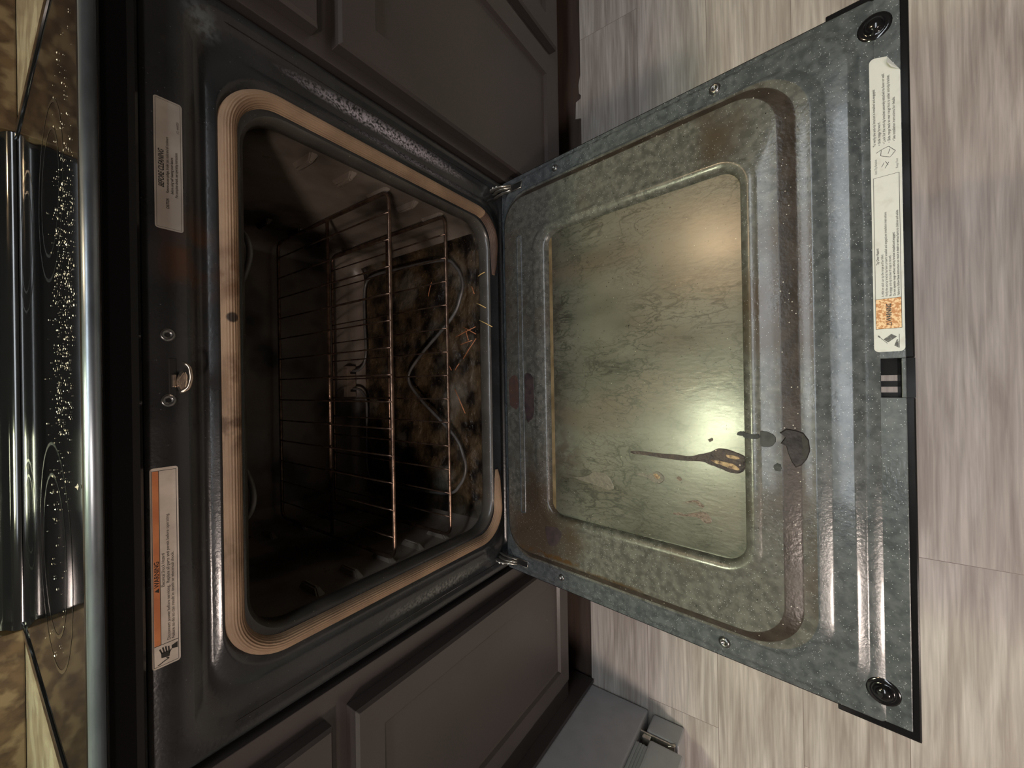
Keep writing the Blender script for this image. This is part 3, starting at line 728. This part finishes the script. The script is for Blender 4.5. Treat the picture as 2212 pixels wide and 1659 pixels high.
blob('dried_splash', [(0.3334, -0.1809), (0.3407, -0.1783), (0.349, -0.1755), (0.3547, -0.1799), (0.3575, -0.1818), (0.3557, -0.1858), (0.3511, -0.1842), (0.3465, -0.1797), (0.3346, -0.1819)], .0100, M['tan_spot'], .0004)
blob('dried_splash', [(0.3163, -0.2), (0.3233, -0.1973), (0.3331, -0.1978), (0.3451, -0.1934), (0.3568, -0.1898), (0.3635, -0.1938), (0.3668, -0.199), (0.3634, -0.204), (0.3566, -0.2037), (0.3509, -0.1995), (0.3427, -0.1994), (0.3306, -0.2014), (0.3182, -0.2015)], .0100, M['tan_spot'], .0004)
blob('food_crumb', [(0.3641, -0.0945), (0.3686, -0.0923), (0.3696, -0.0952), (0.3662, -0.0973)], .0100, M['rust'], .0015)
blob('grease_spot', [(0.3975, -0.0845), (0.4016, -0.0813), (0.406, -0.0815), (0.4064, -0.0865), (0.3995, -0.0868)], .0100, M['enamel_spot'], .0008)
blob('grease_spot', [(0.4075, -0.0815), (0.4154, -0.0822), (0.4235, -0.0830), (0.4235, -0.0872), (0.4154, -0.0880), (0.4075, -0.0870)], .0208, M['enamel_spot'], .0008)
blob('grease_spot', [(0.4211, -0.0856), (0.424, -0.0789), (0.4315, -0.0789), (0.4378, -0.0822), (0.4404, -0.0873), (0.4358, -0.0957), (0.4265, -0.0966), (0.4229, -0.092)], .0180, M['enamel_spot'], .0008)
blob('grease_spot', [(0.4373, -0.119), (0.4409, -0.1148), (0.4445, -0.1163), (0.4450, -0.1215), (0.4426, -0.1239), (0.4381, -0.1226)], .0180, M['enamel_spot'], .0006)
blob('dried_splash', [(0.1773, -0.169), (0.1918, -0.1595), (0.2137, -0.1613), (0.2266, -0.1783), (0.2186, -0.1855), (0.2024, -0.1822), (0.1857, -0.18), (0.1533, -0.175)], .0100, M['grey_spot'], .0004)
blob('rust_stain', [(0.0545, -0.0055), (0.0740, -0.007), (0.0750, -0.065), (0.066, -0.083), (0.0550, -0.082)], .0180, M['smudge'], .0002, None, .0016)
blob('rust_stain', [(0.0170, -0.0091), (0.0385, -0.0055), (0.0385, -0.0604), (0.0158, -0.0552)], .0180, M['rust'], .0002, None, .0016)
blob('rust_stain', [(0.1132 - .015, -0.2678), (0.1451 - .012, -0.2672), (0.1285 - .01, -0.2960), (0.1123 - .01, -0.2950)], .0180, M['smudge'], .0002, None, .0016)
# big burnt spot running down the first step: follows the pressed profile
def npro(s):
    pr = [(.4075, .018), (.4455, .018), (.4475, .0174), (.4615, .013), (.4635, .012), (.4760, .012), (.478, .0116), (.4885, .0068), (.4905, .006), (.55, .006)]
    for (a, b), (c, d) in zip(pr, pr[1:]):
        if a <= s <= c: return b + (d - b) * (s - a) / (c - a)
    return .018
big = [(0.4438, -0.0788), (0.4501, -0.0741), (0.4587, -0.0757), (0.4654, -0.0783), (0.4703, -0.0861), (0.4713, -0.0982), (0.4683, -0.1077), (0.4632, -0.1155), (0.4581, -0.1182), (0.4547, -0.1124), (0.4514, -0.1023), (0.4498, -0.0941), (0.4445, -0.0914), (0.4491, -0.0837)]
bm = NB(); c0 = (0.4595, -0.094); rings_ = []
for q in (1.0, 0.93, 0.7, 0.45, 0.2):
    rings_.append([bm.verts.new(DP(c0[1] + (x - c0[1]) * q, c0[0] + (s - c0[0]) * q, npro(c0[0] + (s - c0[0]) * q) + (0.0002 if q == 1 else 0.0012))) for s, x in big])
for a, b in zip(rings_, rings_[1:]):
    for i in range(len(big)): bm.faces.new((a[i], a[(i + 1) % len(big)], b[(i + 1) % len(big)], b[i]))
bm.faces.new(rings_[-1]); obj('grease_spot', bm, M['enamel_spot_dark'], DR, 'largest burnt black spot on the step')

# liner screws and corner bumpers
for (s, x, r) in ((.378, .3575, .0065), (.121, .3545, .0055), (.378, -.3540, .0065), (.121, -.3530, .0055)):
    bm = NB(); disc(bm, DP(x, s, 0.0052), DP(x, s, 1) - DP(x, s, 0), r, [(1.15, 0), (1.0, 0.0022), (0.7, 0.0038), (0.4, 0.0032), (0.2, 0.0015), (0, 0.0012)])
    obj('screw', bm, M['dark_steel'], DR)
for (s, x) in ((.530, .3460), (.5275, -.3440)):
    bm = NB(); disc(bm, DP(x, s, 0.0), DP(x, s, 1) - DP(x, s, 0), .0115, [(1.2, 0), (1.05, 0.0012), (0.85, 0.0006), (0.66, 0.0008), (0.62, 0.0045), (0.40, 0.0062), (0, 0.0066)])
    obj('corner_screw', bm, M['gloss_black'], DR)
# hinge arms and the slots they pass through
for sx in (-1, 1):
    bm = NB(); x = sx * .3535
    dbox(bm, x - .0045, x + .0045, .004, .044, .0062, .0070, .0002); obj('hinge_slot', bm, M['black'], DR)
    bm = NB()
    tube(bm, [DP(x - .0055, .018, .0075), DP(x - .0055, .044, .0075), DP(x + .0055, .046, .0075), DP(x + .0055, .012, .0075)], .0008, 6)
    for (dx, r_, q) in ((.0046, .0048, ((0.014, 0.3535), (-0.004, 0.3640), (-0.016, 0.3630))), (.0005, .0042, ((0.010, 0.3480), (-0.006, 0.3585), (-0.018, 0.3600))),
                        (-.0042, .0040, ((0.012, 0.3440), (-0.006, 0.3525), (-0.020, 0.3540)))):
        xx = x + sx * dx
        tube(bm, fillet([(xx, q[0][0], q[0][1]), (xx, q[1][0], q[1][1]), (xx, q[2][0], q[2][1]), DP(xx, .020, .0085)], .006, 4), r_, 8, sx=0.40, sy=1.0, up=(1, 0, 0))
    for k in range(4): disc(bm, (x + sx * .0072, 0.006 - k * .008, 0.3585 + (.004 if k in (1, 2) else 0)), (sx * -1 * .3, -.5, .8), 0.0030, [(1, 0), (1, 0.0022), (.6, 0.003), (0, 0.003)], 10)
    obj('hinge', bm, M['steel'], DR, 'shiny pale metal hinge arm')
# towel bar handle on the outside
bm = NB()
tube(bm, [DP(-.33, .500, -.078), DP(.33, .500, -.078)], .011, 14)
for x in (-.31, .31): dbox(bm, x - .012, x + .012, .490, .510, -.078, -.034, .003)
obj('handle', bm, M['gloss_black'], DR)

# long label by the latch opening: text runs along x, up is towards the hinge
bm = NB(); LX0, LS = 0.0085, 0.5485
P = lambda a, b, h: DP(LX0 + a, LS - b, 0.0004 + h)
W, H = 0.3045, 0.0232
out = [(a, b) for a, b in rrect(0, W, 0, H, 0.004, 5)]
out = [q for q in out if not (q[0] > W - 0.006 and q[1] < 0.012)]
idx = len(out)
o2 = []
for q in rrect(0, W, 0, H, 0.004, 5): 
    if not (q[0] > W - 0.0061 and q[1] < 0.0061): o2.append(q)
# cut lower right corner where the label has folded over
o2.append((W - 0.022, 0.0)); o2.append((W - 0.003, 0.0095))
ce = (W / 2, H / 2)
poly(bm, P, o2, 0, 0)
# the folded flap
f = bm.faces.new([bm.verts.new(P(*q)) for q in ((W - 0.021, 0.0003, 0.0001), (W - 0.004, 0.0092, 0.0001), (W - 0.0105, 0.0098, 0.0035), (W - 0.017, 0.0066, 0.0028))]); f.material_index = 0
hh = 0.00015
# tip over pictogram
line(bm, P, (0.0035, 0.0042), (0.0175, 0.0042), 0.0004, hh, 3)
poly(bm, P, [(0.0095, 0.0125), (0.0150, 0.0058), (0.0180, 0.0100), (0.0128, 0.0160)], hh, 3)
line(bm, P, (0.0085, 0.0130), (0.0150, 0.0185), 0.0005, hh, 3); line(bm, P, (0.0150, 0.0185), (0.0170, 0.0200), 0.0012, hh, 3)
poly(bm, P, [(0.0035, 0.0046), (0.0060, 0.0080), (0.0085, 0.0072), (0.0105, 0.0048)], hh, 3); line(bm, P, (0.0075, 0.0070), (0.0120, 0.0055), 0.001, hh, 3)
# orange warning field
quad(bm, P, 0.0235, 0.0545, 0.0022, H - 0.0018, 0.0001, 2)
strokes(bm, P, 0.0235, 0.1805, 0.0020, H - 0.0016, 0.00018, 0.00035, 1)
line(bm, P, (0.0545, 0.0020), (0.0545, H - 0.0016), 0.00035, 0.0002, 1)
text_bm(bm, 'WARNING', P, 0.0310, 0.0098, 0.0052, 0.72, bold=0.0002, h=0.0002)
b3 = [(0.0268, 0.0098), (0.0300, 0.0098), (0.0284, 0.0134)]
for a, b in ((b3[0], b3[1]), (b3[1], b3[2]), (b3[2], b3[0])): line(bm, P, a, b, 0.0006, 0.0002, 1)
text_bm(bm, 'Tip Over Hazard', P, 0.0900, 0.0182, 0.0031, 0.8, bold=0.00008, mi=3, h=0.0002)
for k, s_ in enumerate(('A child or adult can tip the range and be killed.',
                        'Verify the anti-tip bracket has been properly installed and engaged per installation instructions.',
                        'Re-engage anti-tip bracket if range is moved.',
                        'Do not operate range without anti-tip bracket installed and engaged.',
                        'Failure to follow these instructions can result in death or serious burns to children and adults.')):
    text_bm(bm, s_, P, 0.0565, 0.0150 - k * 0.0029, 0.0027, 0.84 if len(s_) > 80 else 0.86, bold=0.00003, mi=1 if k in (3, 4) else 3, h=0.0002)
text_bm(bm, 'Anti-Tip Bracket', P, 0.1840, 0.0185, 0.0027, 0.85, mi=3, h=0.0002)
text_bm(bm, 'Range Foot', P, 0.1850, 0.0028, 0.0025, 0.85, mi=3, h=0.0002)
for a, b in (((0.1980, 0.0085), (0.2020, 0.0155)), ((0.2020, 0.0155), (0.2080, 0.0150)), ((0.2080, 0.0150), (0.2095, 0.0095)), ((0.2095, 0.0095), (0.2030, 0.0045)), ((0.2030, 0.0045), (0.1980, 0.0085)),
             ((0.2060, 0.0190), (0.2080, 0.0150)), ((0.2020, 0.0100), (0.2065, 0.0085)), ((0.1900, 0.0150), (0.1940, 0.0130)), ((0.1905, 0.0100), (0.1950, 0.0120)), ((0.1880, 0.0125), (0.1935, 0.0095))):
    line(bm, P, a, b, 0.0005, 0.0002, 3)
for k, (s_, x_) in enumerate((('To verify the anti-tip bracket is installed and engaged:', 0.2130), ('\u2022 Slide range forward.', 0.2130),
                        ('\u2022 Look for the anti-tip bracket securely attached to floor or wall.', 0.2130), ('\u2022 Slide range back so rear range foot is under anti-tip bracket.', 0.2130),
                        ('\u2022 See installation instructions for details.', 0.2130))):
    text_bm(bm, s_, P, x_, 0.0192 - k * 0.0037, 0.0030, 0.92, bold=0.00004, mi=3, h=0.0002)
obj('warning_label', bm, [M['paper'], M['ink'], M['orange_mottled'], M['ink_grey']], DR, 'long white label with orange WARNING field and a curled corner', recalc=False)

# ================================================================= OVEN RACKS
def make_rack(z, yf, yb, ym, label):
    t = thing('oven_rack', label, 'oven rack', (0, (yf + yb) / 2, z), 'wire racks inside the oven')
    bm = NB(); X = 0.2895
    loop = [(X, yf + .0, z), (X, yb, z), (-X, yb, z), (-X, yf, z)]
    pts = []
    n = len(loop)
    for i in range(n):
        p, a, b = Vector(loop[i]), Vector(loop[i - 1]), Vector(loop[(i + 1) % n])
        r = 0.018; A = p + (a - p).normalized() * r; B = p + (b - p).normalized() * r
        for k in range(7):
            q = k / 6; pts.append(A * (1 - q) ** 2 + p * 2 * q * (1 - q) + B * q * q)
    tube(bm, pts, 0.0031, 8, closed=True)
    obj('frame', bm, M['rack'], t)
    bm = NB(); tube(bm, [(-X, ym, z - .001), (X, ym, z - .001)], 0.0031, 8); obj('cross_bar', bm, M['rack'], t)
    first = None
    xs = [-0.255 + 0.0425 * k for k in range(13)]
    for x in xs:
        if first is None:
            bm = NB(); tube(bm, [(0, yf - .002, z + .0022), (0, yf + .02, z + .0036), (0, yb - .02, z + .0036), (0, yb, z + .0022)], 0.0014, 6)
            first = obj('wire', bm, M['rack'], t); first.location = (x, 0, 0)
        else:
            o = first.copy(); COL.objects.link(o); o.parent = t; o.location = (x, 0, 0)
    return t
make_rack(0.5715, 0.044, 0.415, 0.225, 'upper copper brown wire rack, nearer the oven roof')
make_rack(0.4515, 0.040, 0.415, 0.210, 'lower copper brown wire rack, just above the bake element')

# slivers of dry food on the oven floor
nd = [[(0.194, 0.029), (0.199, 0.012)], [(0.142, 0.034), (0.13, 0.011)], [(0.108, 0.028), (0.092, -0.004)], [(0.099, 0.072), (0.082, 0.038)], [(0.093, 0.064), (0.071, 0.057)], [(0.08, 0.091), (0.096, 0.037)], [(0.035, 0.073), (0.073, 0.038)], [(0.013, 0.095), (0.026, 0.083)], [(-0.025, 0.096), (-0.075, 0.068)], [(0.033, 0.119), (0.013, 0.106)], [(0.175, 0.171), (0.204, 0.16)], [(0.176, 0.045), (0.161, 0.039)], [(0.064, 0.079), (0.07, 0.048)]]
for i, (a, b) in enumerate(nd):
    pale = i in (0, 1, 2)
    cx, cy = (a[0] + b[0]) / 2, (a[1] + b[1]) / 2
    za = 0.3745 + (0.0009 * (i % 3)); zb_ = za
    dn = 0.0
    bm = NB(); tube(bm, [(a[0] - cx, a[1] - cy, 0), ((0.0005), 0, 0.0004), (b[0] - cx, b[1] - cy, 0)], 0.0009, 6)
    o = obj('dry_food_sliver', bm, M['noodle_pale' if pale else 'noodle']); o.location = (cx, cy, za if cy > 0.03 else 0.3755)
    lab = ['thin pale sliver nearest the right end of the oven front lip', 'thin pale sliver on the front lip, between the yellow one and the right end',
           'brightest yellow sliver lying across the front lip of the oven', 'orange sliver of the crossed pile, slanting across it, right-hand end of the pile',
           'short orange sliver of the crossed pile, lying nearly sideways', 'longest orange sliver of the crossed pile, running front to back',
           'long orange sliver just left of the crossed pile, pointing at it', 'tiny orange sliver under the middle of the lower rack front bar',
           'long brown sliver lying alone, leftmost on the oven floor', 'small orange sliver behind the lower rack front bar, above the element dip',
           'faint brown sliver deep on the oven floor, inside the right element loop', 'short orange sliver in front of the right element loop',
           'thin orange sliver between the crossed pile and the long one left of it'][i]
    tag(o, lab, 'food sliver', 'dry food slivers on the oven floor')

# ================================================================= CROSSWISE CLUTTER ON THE COOKTOP
bm = NB()
def crumb(bm, x, y, z, r):
    b2 = NB(); bmesh.ops.create_icosphere(b2, subdivisions=1, radius=r)
    for v in b2.verts: v.co = Vector((v.co.x * random.uniform(.6, 1.4), v.co.y * random.uniform(.6, 1.4), abs(v.co.z) * random.uniform(.5, 1)))
    merge(bm, b2, lambda c: c + Vector((x, y, z)))
for k in range(620):
    t_ = random.random()
    x = random.gauss(0.06, 0.085) if t_ < .8 else random.uniform(-.30, .30)
    x = max(-.35, min(.30, x))
    y = abs(random.gauss(0.055, 0.035)) + 0.002 + max(0, .06 - x) * .25
    crumb(bm, x, y, 0.9144, random.choice((.0004, .0005, .0006, .0008, .0011)))
crumb(bm, -0.095, -0.004, 0.9144, .0026)
tag(obj('food_crumbs', bm, M['crumb']), 'sparkling pale crumbs scattered over the front of the black cooktop', 'crumbs', kind='stuff')
# crumbs on the oven floor
bm = NB()
for k in range(420):
    x = random.uniform(-.25, .26); y = random.uniform(.035, .22)
    if random.random() > 0.35 + x * 1.6: continue
    crumb(bm, x, y, 0.3745 if y > .05 else 0.373, random.choice((.0006, .0009, .0014)))
tag(obj('burnt_crumbs', bm, M['cavity_floor']), 'dark burnt crumbs spread over the oven floor', 'crumbs', kind='stuff')

# ================================================================= CABINETS
def shaker(name, x0, x1, z0, z1, parent, y=0.0, th=0.020, b=0.052, rec=0.007):
    bm = NB(); yf = y - th
    P = lambda a, b_, h: Vector((a, y - h, b_))
    rings(bm, [(x0, x1, z0, z1, .0005, 0.0005), (x0, x1, z0, z1, .0005, th - .004), (x0 + .0035, x1 - .0035, z0 + .0035, z1 - .0035, .0008, th),
               (x0 + b, x1 - b, z0 + b, z1 - b, .0008, th), (x0 + b + .004, x1 - b - .004, z0 + b + .004, z1 - b - .004, .0008, th - rec),
               (x0 + b + .008, x1 - b - .008, z0 + b + .008, z1 - b - .008, .0008, th - rec - .0005)], P, n=1, cap=0, first_cap=0)
    o = obj(name, bm, M['cab'], parent)
    for p in o.data.polygons: p.use_smooth = False
    return o
CR = thing('base_cabinet', 'dark brown base cabinet right of the stove', 'cabinet', (0.85, 0.3, 0.0))
bm = NB()
box(bm, 0.392, 1.62, 0.0, 0.60, 0.090, 0.872, 0.001)
box(bm, 0.40, 1.62, 0.075, 0.60, -0.0055, 0.0902)
obj('carcass', bm, M['cab'], CR)
for (a, b) in ((0.410, 0.741), (0.777, 1.108), (1.15, 1.58)):
    shaker('door', a, b, 0.128, 0.690, CR)
    shaker('drawer', a, b, 0.716, 0.852, CR, b=0.032)
CL_ = thing('base_cabinet', 'dark brown base cabinet left of the stove, beside the fridge', 'cabinet', (-0.59, 0.3, 0.0))
bm = NB()
box(bm, -0.793, -0.392, 0.0, 0.60, 0.090, 0.872, 0.001)
box(bm, -0.793, -0.40, 0.075, 0.60, -0.0055, 0.0902)
obj('carcass', bm, M['cab'], CL_)
shaker('door', -0.722, -0.424, 0.128, 0.684, CL_, th=0.024, b=0.040, rec=0.006)
shaker('drawer', -0.722, -0.424, 0.712, 0.852, CL_, b=0.030)
bm = NB(); box(bm, -0.803, -0.7935, -0.028, 0.60, 0.002, 0.872, 0.0005); obj('side_strip', bm, M['cab'], CL_)  # thin dark upright strip between the cabinet and the fridge
# counters and splashes
for (a, b, side) in ((0.388, 1.64, 'right'), (-0.803, -0.388, 'left')):
    bm = NB(); box(bm, a, b, -0.02, 0.60, 0.8735, 0.9125, 0.004, 3)
    tag(obj('countertop', bm, M['counter']), 'tan speckled countertop %s of the black cooktop' % side, 'countertop')
    bm = NB(); box(bm, a if side == 'left' else 0.384, b if side == 'right' else -0.384, 0.500, 0.619, 0.9130, 1.35, 0.002)
    tag(obj('backsplash', bm, M['granite']), 'brown granite backsplash behind the %s counter' % side, 'backsplash')
bm = NB(); box(bm, -0.3835, 0.3835, 0.605, 0.619, 0.90, 1.35)
tag(obj('backsplash', bm, M['granite']), 'brown granite backsplash behind the stove console', 'backsplash')

# ================================================================= FRIDGE
FR = thing('refrigerator', 'tall grey refrigerator standing left of the stove cabinets', 'refrigerator', (-1.2, 0.2, 0))
bm = NB(); box(bm, -1.66, -0.808, -0.170, 0.58, 0.004, 1.70, 0.004, 2); obj('body', bm, M['fridge'], FR)
bm = NB(); box(bm, -1.655, -0.812, -0.2525, -0.182, 0.002, 0.060, 0.006, 3); obj('base_grille', bm, M['fridge'], FR)
bm = NB(); box(bm, -1.66, -0.808, -0.268, -0.196, 0.080, 1.70, 0.008, 3); obj('door', bm, M['fridge'], FR)
bm = NB(); box(bm, -1.65, -0.816, -0.1955, -0.1705, 0.095, 1.69, 0.001)
for y in (-.190, -.184, -.178): box(bm, -1.648, -0.813, y, y + .0025, 0.097, 1.688, 0.0008)
obj('door_seal', bm, M['gasket_grey'], FR)
bm = NB(); box(bm, -0.87, -0.812, -0.245, -0.1705, 0.064, 0.0675, 0.0008); box(bm, -0.87, -0.814, -0.196, -0.178, 0.0675, 0.079, 0.002)
disc(bm, (-0.835, -0.225, 0.067), (0, 0, 1), 0.006, [(1, 0), (1, 0.012), (0, 0.012)])
tube(bm, [(-0.813, -0.232, 0.074), (-0.811, -0.246, 0.064)], 0.003, 8)
obj('hinge', bm, M['steel'], FR)

for o in bpy.data.objects:
    if '_o' in o: del o['_o']
